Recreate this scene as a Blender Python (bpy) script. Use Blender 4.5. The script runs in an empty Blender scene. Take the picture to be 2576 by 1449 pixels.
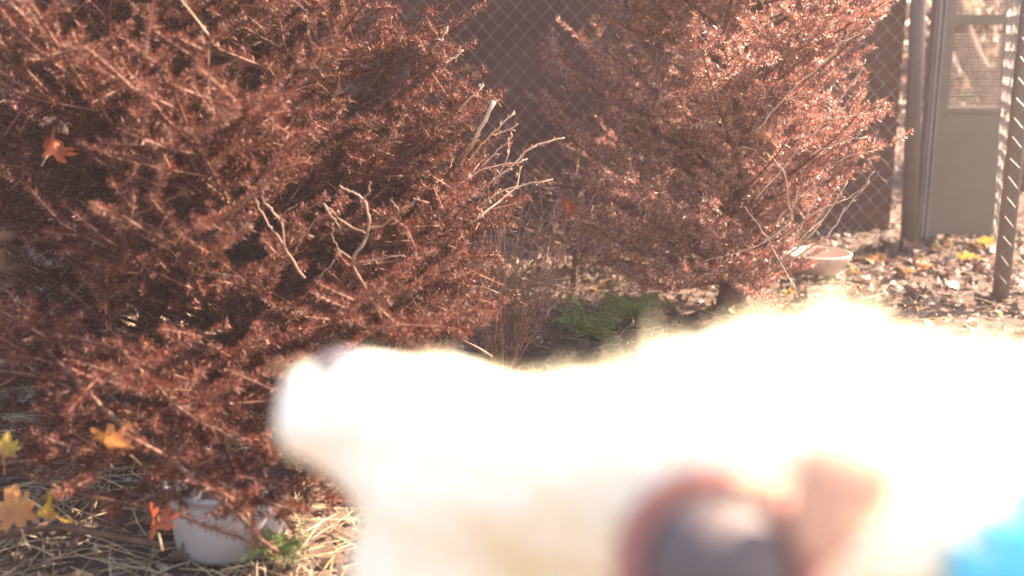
import bpy, math, random
import numpy as np
from mathutils import Vector, Matrix

# ------------------------------------------------------------------ camera, light, exposure
S = bpy.context.scene
C = S.collection
R = math.radians
CAM_H = 0.75; PITCH = R(13.0); FPX = 2762.0          # photo measured on a 2576 x 1449 sheet
cam = bpy.data.cameras.new('camera'); cam_o = bpy.data.objects.new('camera', cam); C.objects.link(cam_o)
cam_o.location = (0, 0, CAM_H); cam_o.rotation_euler = (R(90) - PITCH, 0, 0)
cam.sensor_width = 36.0; cam.lens = 36.0 * FPX / 2576.0
cam.clip_start = 0.02; cam.clip_end = 600
cam.dof.use_dof = True; cam.dof.focus_distance = 2.2; cam.dof.aperture_fstop = 2.8
S.camera = cam_o

SUN_AZ, SUN_EL = R(66), R(43)
w = bpy.data.worlds.new('World'); S.world = w; w.use_nodes = True
nt = w.node_tree; nt.nodes.clear()
sky = nt.nodes.new('ShaderNodeTexSky'); sky.sky_type = 'NISHITA'; sky.sun_disc = False
sky.sun_elevation = SUN_EL; sky.sun_rotation = SUN_AZ
bg = nt.nodes.new('ShaderNodeBackground'); bg.inputs[1].default_value = 0.11
wo = nt.nodes.new('ShaderNodeOutputWorld')
nt.links.new(sky.outputs[0], bg.inputs[0]); nt.links.new(bg.outputs[0], wo.inputs[0])
sun = bpy.data.lights.new('sun', 'SUN'); sun.energy = 5.0; sun.angle = R(0.5); sun.color = (1.0, 0.93, 0.82)
sun_o = bpy.data.objects.new('sun', sun); C.objects.link(sun_o)
sd = Vector((math.sin(SUN_AZ) * math.cos(SUN_EL), math.cos(SUN_AZ) * math.cos(SUN_EL), math.sin(SUN_EL)))
sun_o.rotation_euler = sd.to_track_quat('Z', 'Y').to_euler(); sun_o.location = (3, 2, 6)
S.view_settings.view_transform = 'Standard'; S.view_settings.look = 'None'
S.view_settings.exposure = 2.6; S.view_settings.gamma = 1.0
S.view_settings.use_white_balance = True; S.view_settings.white_balance_temperature = 8300; S.view_settings.white_balance_tint = 21

rng = np.random.default_rng(7)
random.seed(7)

def ray(px, py):
    u = (px - 1288.0) / FPX; v = (724.5 - py) / FPX
    c, s = math.cos(PITCH), math.sin(PITCH)
    return np.array([u, c + v * s, -s + v * c])
def W(px, py, Y):
    d = ray(px, py); return np.array([0, 0, CAM_H]) + d * (Y / d[1])
def G(px, py, z=0.0):
    d = ray(px, py); return np.array([0, 0, CAM_H]) + d * ((z - CAM_H) / d[2])

# ------------------------------------------------------------------ helpers
def tag(o, label=None, cat=None, group=None, kind=None):
    if label: o['label'] = label
    if cat: o['category'] = cat
    if group: o['group'] = group
    if kind: o['kind'] = kind
    return o
def empty(name, loc, label, cat, group=None):
    o = bpy.data.objects.new(name, None); C.objects.link(o); o.location = loc
    o.empty_display_size = 0.05
    return tag(o, label, cat, group)
class MB:
    def __init__(s): s.v = []; s.f = []; s.n = 0
    def add(s, v, f):
        v = np.asarray(v, float).reshape(-1, 3)
        s.v.append(v)
        for q in f: s.f.append([i + s.n for i in q])
        s.n += len(v); return s
    def box(s, c, d, rot=None):
        x, y, z = [k / 2 for k in d]
        v = np.array([(a * x, b * y, e * z) for a in (-1, 1) for b in (-1, 1) for e in (-1, 1)])
        if rot is not None: v = v @ np.array(rot.to_3x3()).T
        return s.add(v + np.asarray(c), [(0, 1, 3, 2), (4, 6, 7, 5), (0, 4, 5, 1), (2, 3, 7, 6), (0, 2, 6, 4), (1, 5, 7, 3)])
    def tube(s, pts, rads, n=6, cap=True):
        pts = np.asarray(pts, float); m = len(pts)
        if np.isscalar(rads): rads = [rads] * m
        t = np.gradient(pts, axis=0); t /= np.linalg.norm(t, axis=1)[:, None] + 1e-9
        up = np.array([0, 0, 1.0]) if abs(t[0][2]) < 0.9 else np.array([1.0, 0, 0])
        vs = []
        a = np.cross(t[0], up); a /= np.linalg.norm(a)
        for i in range(m):
            a = a - t[i] * a.dot(t[i]); a /= np.linalg.norm(a) + 1e-9
            b = np.cross(t[i], a)
            for k in range(n):
                th = 2 * math.pi * k / n
                vs.append(pts[i] + rads[i] * (a * math.cos(th) + b * math.sin(th)))
        f = []
        for i in range(m - 1):
            for k in range(n):
                k2 = (k + 1) % n
                f.append((i * n + k, i * n + k2, (i + 1) * n + k2, (i + 1) * n + k))
        if cap: f.append(tuple(range(n))[::-1]); f.append(tuple((m - 1) * n + k for k in range(n)))
        return s.add(vs, f)
    def lathe(s, prof, c, n=48):
        vs = [(c[0] + r * math.cos(2 * math.pi * k / n), c[1] + r * math.sin(2 * math.pi * k / n), c[2] + z) for r, z in prof for k in range(n)]
        f = []
        for i in range(len(prof) - 1):
            for k in range(n):
                k2 = (k + 1) % n; f.append((i * n + k, i * n + k2, (i + 1) * n + k2, (i + 1) * n + k))
        return s.add(vs, f)
    def build(s, name, mat, parent=None, smooth=True):
        me = bpy.data.meshes.new(name)
        v = np.concatenate(s.v) if s.v else np.zeros((0, 3))
        if parent is not None: v = v - np.array(parent.matrix_basis.translation if parent.parent is None else (Vector(parent.matrix_basis.translation) + Vector(parent.parent.matrix_basis.translation)))
        me.from_pydata(v.tolist(), [], s.f); me.update()
        return link(name, me, mat, parent, smooth)
def link(name, me, mat, parent=None, smooth=True):
    me.materials.append(mat)
    if smooth: me.polygons.foreach_set('use_smooth', [True] * len(me.polygons))
    o = bpy.data.objects.new(name, me); C.objects.link(o)
    if parent is not None: o.parent = parent
    return o
def fast_mesh(name, verts, k, mat, parent=None, smooth=False, offset=None):
    """verts (n*k,3): n separate faces with k corners each"""
    verts = np.asarray(verts, dtype=np.float32).reshape(-1, 3)
    if parent is not None: verts = verts - np.array(parent.location, dtype=np.float32)
    n = len(verts) // k
    me = bpy.data.meshes.new(name)
    me.vertices.add(n * k); me.vertices.foreach_set('co', verts.ravel())
    me.loops.add(n * k); me.loops.foreach_set('vertex_index', np.arange(n * k, dtype=np.int32))
    me.polygons.add(n); me.polygons.foreach_set('loop_start', np.arange(0, n * k, k, dtype=np.int32))
    me.polygons.foreach_set('loop_total', np.full(n, k, dtype=np.int32))
    me.update(calc_edges=True)
    return link(name, me, mat, parent, smooth)
def grid_mesh(name, V, F, mat, parent=None, smooth=True):
    """V (n,m,3) copies of a template with faces F (list of quads)"""
    V = np.asarray(V, dtype=np.float32); n, m, _ = V.shape
    F = np.asarray(F, dtype=np.int32); k = F.shape[1]
    if parent is not None: V = V - np.array(parent.location, dtype=np.float32)
    idx = (F[None] + (np.arange(n) * m)[:, None, None]).ravel().astype(np.int32)
    me = bpy.data.meshes.new(name)
    me.vertices.add(n * m); me.vertices.foreach_set('co', V.ravel())
    me.loops.add(len(idx)); me.loops.foreach_set('vertex_index', idx)
    nf = n * len(F)
    me.polygons.add(nf); me.polygons.foreach_set('loop_start', np.arange(0, nf * k, k, dtype=np.int32))
    me.polygons.foreach_set('loop_total', np.full(nf, k, dtype=np.int32))
    me.update(calc_edges=True)
    return link(name, me, mat, parent, smooth)

def mat(name, col, rough=0.6, spec=0.5, ramp=None, trans=0.0, metal=0.0, noise=None, bump=0.0, bscale=60.0, coat=0.0, sss=0.0):
    m = bpy.data.materials.new(name); m.use_nodes = True
    t = m.node_tree; N = t.nodes; L = t.links
    p = N['Principled BSDF']; out = N['Material Output']
    p.inputs['Base Color'].default_value = (*col, 1); p.inputs['Roughness'].default_value = rough
    p.inputs['Specular IOR Level'].default_value = spec; p.inputs['Metallic'].default_value = metal
    p.inputs['Coat Weight'].default_value = coat
    if sss: p.inputs['Subsurface Weight'].default_value = sss; p.inputs['Subsurface Scale'].default_value = 0.02
    csrc = None
    if ramp:                                             # colour differs from leaf to leaf
        g = N.new('ShaderNodeNewGeometry'); r = N.new('ShaderNodeValToRGB'); r.color_ramp.interpolation = 'LINEAR'
        e = r.color_ramp.elements
        while len(e) < len(ramp): e.new(0.5)
        for i, (pos, cc) in enumerate(ramp): e[i].position = pos; e[i].color = (*cc, 1)
        L.new(g.outputs['Random Per Island'], r.inputs[0]); csrc = r.outputs[0]
    if noise:                                            # (scale, other colour, low, high)
        tc = N.new('ShaderNodeTexCoord'); nz = N.new('ShaderNodeTexNoise'); nz.inputs['Scale'].default_value = noise[0]; nz.inputs['Detail'].default_value = 8
        nz.inputs['Roughness'].default_value = 0.65
        mr = N.new('ShaderNodeMapRange'); mr.inputs[1].default_value = noise[2]; mr.inputs[2].default_value = noise[3]
        mx = N.new('ShaderNodeMix'); mx.data_type = 'RGBA'
        L.new(tc.outputs['Object'], nz.inputs['Vector']); L.new(nz.outputs[0], mr.inputs[0]); L.new(mr.outputs[0], mx.inputs[0])
        if csrc: L.new(csrc, mx.inputs[6])
        else: mx.inputs[6].default_value = (*col, 1)
        mx.inputs[7].default_value = (*noise[1], 1); csrc = mx.outputs[2]
    if csrc: L.new(csrc, p.inputs['Base Color'])
    if bump:
        tc = N.new('ShaderNodeTexCoord'); nz = N.new('ShaderNodeTexNoise'); nz.inputs['Scale'].default_value = bscale; nz.inputs['Detail'].default_value = 6
        b = N.new('ShaderNodeBump'); b.inputs['Strength'].default_value = bump; b.inputs['Distance'].default_value = 0.01
        L.new(tc.outputs['Object'], nz.inputs['Vector']); L.new(nz.outputs[0], b.inputs['Height']); L.new(b.outputs[0], p.inputs['Normal'])
    if trans:
        tr = N.new('ShaderNodeBsdfTranslucent'); ms = N.new('ShaderNodeMixShader'); ms.inputs[0].default_value = trans
        if csrc: L.new(csrc, tr.inputs[0])
        else: tr.inputs[0].default_value = (*col, 1)
        L.new(p.outputs[0], ms.inputs[1]); L.new(tr.outputs[0], ms.inputs[2]); L.new(ms.outputs[0], out.inputs['Surface'])
    return m

M = {}
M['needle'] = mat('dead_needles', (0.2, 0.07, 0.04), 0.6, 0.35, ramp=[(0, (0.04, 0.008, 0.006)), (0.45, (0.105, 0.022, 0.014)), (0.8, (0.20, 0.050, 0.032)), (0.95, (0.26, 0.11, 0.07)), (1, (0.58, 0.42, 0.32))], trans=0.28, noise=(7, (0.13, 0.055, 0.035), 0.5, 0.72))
M['needle_b'] = mat('dead_needles_sparkle', (0.2, 0.07, 0.04), 0.36, 0.7, ramp=[(0, (0.14, 0.036, 0.026)), (0.4, (0.34, 0.11, 0.075)), (0.78, (0.54, 0.22, 0.16)), (0.86, (0.75, 0.5, 0.38)), (1, (0.85, 0.74, 0.62))], trans=0.42)  # palest ramp stops put sun sparkle into the needle colour
M['bark'] = mat('bark', (0.10, 0.05, 0.033), 0.8, 0.25, noise=(30, (0.19, 0.11, 0.075), 0.4, 0.7), bump=0.6, bscale=90)
M['twig'] = mat('twig_bark', (0.19, 0.09, 0.06), 0.6, 0.4, noise=(40, (0.36, 0.22, 0.15), 0.4, 0.7))
M['bare'] = mat('bare_wood', (0.27, 0.16, 0.11), 0.55, 0.4, noise=(50, (0.14, 0.075, 0.05), 0.45, 0.65))
M['pale'] = mat('pale_backlit_wood', (0.52, 0.38, 0.27), 0.5, 0.5, noise=(50, (0.33, 0.2, 0.13), 0.45, 0.65))  # lighter copy of the bare wood, backlight on twigs put into the colour
M['soil'] = mat('soil', (0.08, 0.05, 0.038), 0.9, 0.2, noise=(14, (0.14, 0.095, 0.075), 0.4, 0.65), bump=0.8, bscale=40)
M['leaf'] = mat('dry_leaves', (0.3, 0.2, 0.1), 0.5, 0.5, ramp=[(0, (0.06, 0.03, 0.02)), (0.35, (0.13, 0.07, 0.05)), (0.65, (0.22, 0.14, 0.10)), (0.86, (0.34, 0.27, 0.22)), (0.95, (0.26, 0.13, 0.05)), (1, (0.38, 0.27, 0.07))], trans=0.3)
M['mulch'] = mat('mulch', (0.3, 0.2, 0.1), 0.6, 0.4, ramp=[(0, (0.05, 0.03, 0.022)), (0.6, (0.16, 0.09, 0.07)), (0.85, (0.27, 0.18, 0.14)), (1, (0.45, 0.37, 0.31))])
M['straw'] = mat('dry_straw', (0.55, 0.45, 0.27), 0.45, 0.5, ramp=[(0, (0.3, 0.2, 0.11)), (0.5, (0.5, 0.38, 0.22)), (1, (0.45, 0.36, 0.25))])
M['back'] = mat('far_leaves', (0.4, 0.3, 0.2), 0.5, 0.5, ramp=[(0, (0.03, 0.012, 0.01)), (0.45, (0.13, 0.05, 0.035)), (0.7, (0.30, 0.14, 0.10)), (0.86, (0.20, 0.24, 0.10)), (0.93, (0.6, 0.5, 0.38)), (1, (0.7, 0.62, 0.5))], trans=0.4)
M['green'] = mat('green_fronds', (0.12, 0.26, 0.05), 0.5, 0.4, ramp=[(0, (0.10, 0.17, 0.05)), (0.6, (0.22, 0.31, 0.10)), (1, (0.36, 0.44, 0.20))], trans=0.4)
M['wall'] = mat('brown_boards', (0.05, 0.018, 0.012), 0.75, 0.3, noise=(3.5, (0.10, 0.040, 0.027), 0.35, 0.7), bump=0.25, bscale=25)
M['galv'] = mat('galvanised_wire', (0.34, 0.32, 0.29), 0.5, 0.4, metal=0.3, noise=(30, (0.2, 0.16, 0.13), 0.4, 0.7))
M['post'] = mat('grey_painted_steel', (0.085, 0.072, 0.066), 0.5, 0.5, noise=(8, (0.12, 0.10, 0.09), 0.4, 0.7), bump=0.1)
M['alu'] = mat('weathered_aluminium', (0.22, 0.20, 0.18), 0.5, 0.5, metal=0.25, noise=(5, (0.16, 0.14, 0.12), 0.35, 0.65), bump=0.06, bscale=30)
M['panel'] = mat('door_panel', (0.155, 0.13, 0.10), 0.5, 0.5, metal=0.1, noise=(3.0, (0.11, 0.10, 0.065), 0.35, 0.65), bump=0.08, bscale=20)
M['rust'] = mat('rusty_screw', (0.12, 0.05, 0.03), 0.7, 0.3)
M['bowl'] = mat('cream_plastic', (0.60, 0.45, 0.35), 0.4, 0.5, noise=(25, (0.42, 0.30, 0.21), 0.5, 0.75), coat=0.2)
M['white'] = mat('white_plastic', (0.27, 0.26, 0.27), 0.45, 0.5, noise=(18, (0.26, 0.22, 0.2), 0.5, 0.75))
M['fur'] = mat('white_fur', (0.90, 0.87, 0.76), 0.7, 0.2, bump=0.5, bscale=120)
M['hair'] = mat('white_hair', (0.90, 0.84, 0.62), 0.6, 0.3, trans=0.45)
M['skin'] = mat('pinkish_eyelid', (0.33, 0.13, 0.10), 0.55, 0.4)
M['eye'] = mat('dark_eye', (0.10, 0.075, 0.075), 0.62, 0.5)
M['ear'] = mat('tan_ear', (0.62, 0.36, 0.26), 0.7, 0.2)
M['nose'] = mat('grey_nose', (0.17, 0.15, 0.17), 0.35, 0.6)
M['coat'] = mat('blue_cloth', (0.08, 0.60, 0.88), 0.85, 0.15, bump=0.4, bscale=300)
def leafmat(name, a, b): return mat(name, a, 0.5, 0.4, noise=(30, b, 0.4, 0.65), trans=0.35)
M['yellow'] = leafmat('yellow_leaf', (0.52, 0.37, 0.06), (0.4, 0.2, 0.05))
M['amber'] = leafmat('amber_leaf', (0.45, 0.21, 0.07), (0.32, 0.13, 0.05))
M['orange'] = leafmat('orange_leaf', (0.42, 0.11, 0.045), (0.28, 0.06, 0.03))
M['tan'] = leafmat('tan_leaf', (0.30, 0.15, 0.10), (0.22, 0.10, 0.07))

# ------------------------------------------------------------------ setting: ground
def hgt(x, y):
    return 0.012 * np.sin(x * 3.1 + 1.3 * np.sin(y * 2.1)) + 0.010 * np.sin(y * 4.3 + x * 1.7) + 0.006 * np.sin(x * 11 + y * 9)
gx = np.concatenate([np.linspace(-40, -4, 8)[:-1], np.linspace(-4, 4, 140), np.linspace(4, 40, 8)[1:]])
gy = np.concatenate([np.linspace(-28, -1, 5)[:-1], np.linspace(-1, 8, 150), np.linspace(8, 52, 10)[1:]])
X, Yg = np.meshgrid(gx, gy); near = (np.abs(X) < 4.1) & (Yg < 8.1) & (Yg > -1.1)
Z = np.where(near, hgt(X, Yg), -0.02)
V = np.stack([X, Yg, Z], -1).reshape(-1, 3); nx = len(gx)
F = [(j * nx + i, j * nx + i + 1, (j + 1) * nx + i + 1, (j + 1) * nx + i) for j in range(len(gy) - 1) for i in range(nx - 1)]
tag(MB().add(V, F).build('ground', M['soil']), kind='structure')

# ------------------------------------------------------------------ litter on the ground (stuff)
def rand_rot(n, tilt):
    az = rng.uniform(0, 2 * np.pi, n); t1 = rng.normal(0, tilt, n); t2 = rng.normal(0, tilt, n)
    def rot(ax, a):
        Rm = np.zeros((n, 3, 3)); c, s = np.cos(a), np.sin(a); i, j = [(1, 2), (2, 0), (0, 1)][ax]
        Rm[:, ax, ax] = 1; Rm[:, i, i] = c; Rm[:, j, j] = c; Rm[:, i, j] = -s; Rm[:, j, i] = s; return Rm
    return rot(2, az) @ rot(0, t1) @ rot(1, t2)
def leaf_template(m=7, w=0.45, pts=0.0):
    us = np.linspace(0, 1, m); vs = []
    for i, u in enumerate(us):
        ww = w * math.sin(math.pi * min(1, 0.04 + u * 0.94)) ** 0.8 * (1 + pts * (1 if i % 2 else -1))
        for k in (-1, 0, 1): vs.append((k * ww, u - 0.5, 0))
    f = [(3 * i + k, 3 * i + k + 1, 3 * i + k + 4, 3 * i + k + 3) for i in range(m - 1) for k in (0, 1)]
    return np.array(vs), f
def leaves(name, pos, size, material, tilt=0.5, curl=1.0, w=0.42, parent=None, pts=0.25):
    n = len(pos); T, F = leaf_template(7, w, pts)
    cu = rng.normal(0, 0.8, n) * curl; cv = rng.normal(0.2, 1.4, n) * curl; tw = rng.normal(0, 0.8, n)
    P = np.repeat(T[None], n, 0)
    P[:, :, 2] = cu[:, None] * P[:, :, 1] ** 2 + cv[:, None] * P[:, :, 0] ** 2 + tw[:, None] * P[:, :, 0] * P[:, :, 1]
    P *= np.asarray(size)[:, None, None]
    P = np.einsum('nij,nmj->nmi', rand_rot(n, tilt), P) + np.asarray(pos)[:, None, :]
    return grid_mesh(name, P, F, material, parent)
def scatter(n, x0, x1, y0, y1, zr):
    x = rng.uniform(x0, x1, n); y = rng.uniform(y0, y1, n)
    return np.stack([x, y, hgt(x, y) + rng.uniform(*zr, n)], 1)
p = np.concatenate([scatter(4200, -2.6, 3.2, -0.8, 1.3, (0.004, 0.022)), scatter(5200, -1.6, 2.6, 1.2, 4.2, (0.004, 0.022)), scatter(3800, -3.5, 4.5, 4.2, 9.5, (0.004, 0.05))])
o = leaves('leaf_litter', p, np.where(p[:, 0] < 0.55, rng.uniform(0.014, 0.036, len(p)), rng.uniform(0.022, 0.052, len(p))), M['leaf'], 0.45, 1.0)
tag(o, 'brown and tan curled leaf litter covering the ground', 'leaf litter', kind='stuff')
p = scatter(16000, -1.6, 2.4, 1.2, 4.6, (0.002, 0.02))
o = leaves('mulch', p, rng.uniform(0.008, 0.022, len(p)), M['mulch'], 0.6, 0.5, w=0.25)
tag(o, 'small pale and dark chips and bits of bark on the ground', 'mulch', kind='stuff')
def sticks(name, pos, L, r, material, tilt=0.12, parent=None, bend=0.15):
    n = len(pos); m = 4; us = np.linspace(-0.5, 0.5, m)
    Rm = rand_rot(n, tilt); b = rng.normal(0, bend, (n, 2)); b[:, 1] = np.abs(b[:, 1])
    T = np.zeros((n, m, 3, 3))
    for i, u in enumerate(us):
        for k in range(3):
            a = 2 * math.pi * k / 3
            T[:, i, k, 0] = b[:, 0] * (u * u - 0.08) * L + r * math.cos(a); T[:, i, k, 1] = u * L
            T[:, i, k, 2] = b[:, 1] * (0.1 - u * u) * L + r * math.sin(a)
    T = T.reshape(n, m * 3, 3)
    P = np.einsum('nij,nmj->nmi', Rm, T) + np.asarray(pos)[:, None, :]
    F = [(3 * i + k, 3 * i + (k + 1) % 3, 3 * i + 3 + (k + 1) % 3, 3 * i + 3 + k) for i in range(m - 1) for k in range(3)]
    return grid_mesh(name, P, F, material, parent)
p = np.concatenate([scatter(1500, -1.3, 0.0, 1.25, 2.0, (0.006, 0.03)), scatter(900, -1.3, 2.4, 1.6, 4.2, (0.006, 0.03))])
o = sticks('dry_grass', p, rng.uniform(0.05, 0.16, len(p)), 0.0009, M['straw'], 0.12)
tag(o, 'scattered pale dry grass stems and pine straw lying on the litter', 'dry grass', kind='stuff')

# ------------------------------------------------------------------ shed wall, chain-link fence, door
b0 = W(2235, 585, 4.2); wx = b0[0]
sh = empty('shed', (0.2, 4.2, 0), 'plain dark brown shed wall standing behind the chain-link fence', 'shed')
mb = MB(); xl = -1.6; k = 0; x = xl
while x < wx - 0.01:
    x2 = min(x + 0.60, wx)
    mb.box(((x + x2) / 2, 4.213 + 0.0015 * (k % 2), 1.115), (x2 - x + 0.004, 0.026, 2.25)); x = x2; k += 1
mb.box((xl + 0.012, 4.9, 1.15), (0.024, 1.32, 2.18)); mb.box((wx - 0.012, 4.9, 1.15), (0.024, 1.32, 2.18)); mb.box(((xl + wx) / 2, 5.575, 1.15), (wx - xl, 0.024, 2.18))
mb.build('wall', M['wall'], sh, False)
mb = MB().box(((xl + wx) / 2, 4.9, 2.30), (wx - xl + 0.2, 1.6, 0.06)); mb.build('roof', M['post'], sh, False)

def chain_link(mb, P0, ux, width, z0, z1, dx=0.058, dz=0.062, r=0.0013):
    P0 = np.array(P0); ux = np.array(ux) / np.linalg.norm(ux); nrm = np.cross(ux, [0, 0, 1.0])
    hx = dx / 2; nw = int(width / hx); nz = int((z1 - z0) / (dz / 2))
    for i in range(nw):
        pts = []
        for j in range(nz + 1):
            side = (j + i) % 2                                 # neighbouring wires zigzag in mirror and hook into each other
            xx = (i + (1.0 if side else 0.0)) * hx + (0.0015 if side else -0.0015)
            off = 0.0018 * (1 if side else -1)
            pts.append(P0 + ux * xx + nrm * off + np.array([0, 0, z0 + j * dz / 2]))
        pts = np.array(pts)
        pts += rng.normal(0, 0.0012, pts.shape); pts += ux * (0.006 * np.sin(pts[:, 2:3] * 4.1 + i * 0.02)) + nrm * (0.012 * np.sin(i * hx * 2.3 + pts[:, 2:3] * 3.0)); pts[:, 2] += 0.006 * np.sin(i * hx * 3.1)
        mb.tube(pts, r, 3, False)
        # the next wire starts where this one peaks
FY = 3.87
pl = W(2286, 600, FY); px_ = pl[0]
fence = empty('chain_link_fence', (0, FY, 0), 'grey chain-link fence running in front of the brown shed wall', 'fence')
mb = MB(); chain_link(mb, (-2.3, FY, 0), (1, 0, 0), px_ + 2.3, 0.03, 1.52); mb.build('mesh', M['galv'], fence, False)
MB().tube([(-2.3, FY, 1.53), (px_, FY, 1.53)], 0.018, 10).build('top_rail', M['galv'], fence)
pq = W(2311, 0, FY); pb_ = W(2284, 600, FY); sl = (pq[0] - pb_[0]) / (pq[2] - pb_[2])
MB().tube([(pb_[0] - sl * (pb_[2] + 0.1), FY, -0.1), (pb_[0] + sl * (1.6 - pb_[2]), FY, 1.6)], 0.0265, 24).build('post', M['post'], fence)
MB().tube([(-2.3, FY, -0.1), (-2.3, FY, 1.6)], 0.0255, 16).build('post', M['post'], fence)
# stretch of fence beyond the door, seen through its screen
# door
DY = 4.0
door = empty('kennel_door', (1.7, DY, 0), 'weathered grey aluminium door with wire screens above a plain kick panel', 'door')
dl = W(2328, 300, DY)[0]
zt, z1, z2, z3 = 1.9, W(2450, 38, DY)[2], W(2450, 62, DY)[2], W(2450, 270, DY)[2]
sw = 0.045
def jamb(mb, x, w_):
    for i in range(4):
        mb.box((x + (i + 0.5) * w_ / 4, DY - 0.012 - (0.008 if i % 2 else 0), 0.95), (w_ / 4 * 0.86, 0.03, 1.94))
    mb.box((x + w_ / 2, DY + 0.012, 0.95), (w_, 0.018, 1.94))
mb = MB(); jamb(mb, dl - 0.004, 0.036); mb.build('jamb', M['alu'], door, False)
fl = dl + 0.034; dr = W(2545, 150, DY)[0] + sw
mb = MB(); mb.box((fl + sw / 2 - 0.008, DY, 0.96), (sw, 0.03, 1.88)); mb.build('stile', M['panel'], door, False)
mb = MB(); mb.box((dr - sw / 2, DY, 0.96), (sw, 0.03, 1.88)); mb.build('stile', M['panel'], door, False)
il, ir = fl + sw - 0.008, dr - sw
for za, zb in ((z2, z1), (z3 - 0.018, z3), (1.84, 1.90)):
    mb = MB(); mb.box(((il + ir) / 2, DY - 0.001, (za + zb) / 2), (ir - il, 0.03, zb - za)); mb.build('rail', M['panel'], door, False)
mb = MB(); mb.box(((il + ir) / 2, DY + 0.002, (0.03 + z3 - 0.019) / 2), (ir - il, 0.016, z3 - 0.049)); mb.build('kick_panel', M['panel'], door, False)
def screen(za, zb, s=0.0125):
    mb = MB(); r = 0.0008
    for x in np.arange(il + s / 2, ir, s): mb.tube([(x, DY, za), (x + rng.normal(0, 0.001), DY + 0.001, (za + zb) / 2), (x, DY, zb)], r, 3, False)
    for z in np.arange(za + s / 2, zb, s): mb.tube([(il, DY + 0.001, z), ((il + ir) / 2, DY + 0.002, z + rng.normal(0, 0.001)), (ir, DY + 0.001, z)], r, 3, False)
    mb.build('wire_screen', M['galv'], door, False)
screen(z3, z2); screen(z1, 1.84)
mb = MB()
for (qx, qy) in ((2368, 290), (2365, 447)):
    c = W(qx + 8, qy, DY - 0.016); mb.tube([c, c + np.array([0, -0.003, 0])], 0.004, 10)
mb.build('screw', M['rust'], door)

# kennel fence on the right, nearer than the door
q = G(2506, 745); kx, ky = q[0], q[1]
kf = empty('kennel_fence', (kx, ky, 0), 'grey chain-link kennel panel on a steel pole at the right edge', 'fence')
MB().tube([(kx + 0.012, ky, -0.05), (kx + 0.012, ky, 1.7)], 0.024, 20).build('pole', M['alu'], kf)
MB().tube([(kx + 0.105, ky - 0.10, -0.05), (kx + 0.105, ky - 0.10, 1.7)], 0.026, 20).build('pole', M['galv'], kf)
mb = MB(); chain_link(mb, (kx - 0.016, ky - 0.03, 0), (0.80, -0.60, 0), 1.1, 0.02, 1.6, 0.05, 0.056, 0.0009); mb.build('mesh', M['galv'], kf, False)
MB().tube([(kx, ky - 0.03, 0.93), (kx + 0.8, ky - 0.8, 0.93)], 0.009, 8).build('rail', M['galv'], kf)
mb = MB(); chain_link(mb, (kx + 0.02, ky + 0.02, 0), (0.35, 0.94, 0), 0.8, 0.02, 1.6, 0.05, 0.056, 0.0012); mb.build('mesh', M['galv'], kf, False)

# ------------------------------------------------------------------ added air volume standing in for lens glare
hm = bpy.data.materials.new('glare_haze'); hm.use_nodes = True; hn = hm.node_tree; hn.nodes.clear()
ho = hn.nodes.new('ShaderNodeOutputMaterial'); hv = hn.nodes.new('ShaderNodeVolumePrincipled')
hv.inputs['Density'].default_value = 0.0075; hv.inputs['Color'].default_value = (1.0, 0.90, 0.92, 1); hv.inputs['Anisotropy'].default_value = 0.3
hn.links.new(hv.outputs[0], ho.inputs['Volume'])
tag(MB().box((0, 12, 0.9), (84, 84, 3.9)).build('glare_haze', hm, None, False), kind='stuff')

# ------------------------------------------------------------------ dead firs
def smooth_path(pts, n=5):
    pts = np.array(pts); out = []
    P = np.vstack([2 * pts[0] - pts[1], pts, 2 * pts[-1] - pts[-2]])
    for i in range(1, len(P) - 2):
        for s in np.linspace(0, 1, n, endpoint=False):
            a, b, c, d = P[i - 1], P[i], P[i + 1], P[i + 2]
            out.append(0.5 * ((2 * b) + (-a + c) * s + (2 * a - 5 * b + 4 * c - d) * s * s + (-a + 3 * b - 3 * c + d) * s ** 3))
    out.append(pts[-1]); return np.array(out)
def needles_from(A, B, dens, ln, wd, spread=0.85, up=0.15):
    """A,B (n,3) twig ends; returns triangle vertices of needles all round the twigs"""
    L = np.linalg.norm(B - A, axis=1); n = np.maximum(2, (L * dens).astype(int))
    idx = np.repeat(np.arange(len(A)), n); m = len(idx)
    t = rng.uniform(0.02, 1.02, m)
    ax = (B - A) / (L[:, None] + 1e-9); ax = ax[idx]
    r = rng.normal(size=(m, 3)); r[:, 2] += up
    pr = r - ax * np.sum(r * ax, 1)[:, None]; pr /= np.linalg.norm(pr, axis=1)[:, None] + 1e-9
    sp = rng.uniform(spread - 0.25, spread + 0.25, m)[:, None]
    d = ax * np.cos(sp) + pr * np.sin(sp)
    p = A[idx] + (B - A)[idx] * t[:, None]
    l = ln * rng.uniform(0.6, 1.15, m)[:, None]
    side = np.cross(d, rng.normal(size=(m, 3))); side /= np.linalg.norm(side, axis=1)[:, None] + 1e-9
    w_ = wd * rng.uniform(0.7, 1.2, m)[:, None]
    mid = p + d * l * 0.55
    tip = p + d * l + ax * l * 0.12
    return np.stack([p, mid - side * w_ / 2, tip, mid + side * w_ / 2], 1).reshape(-1, 3)
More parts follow.
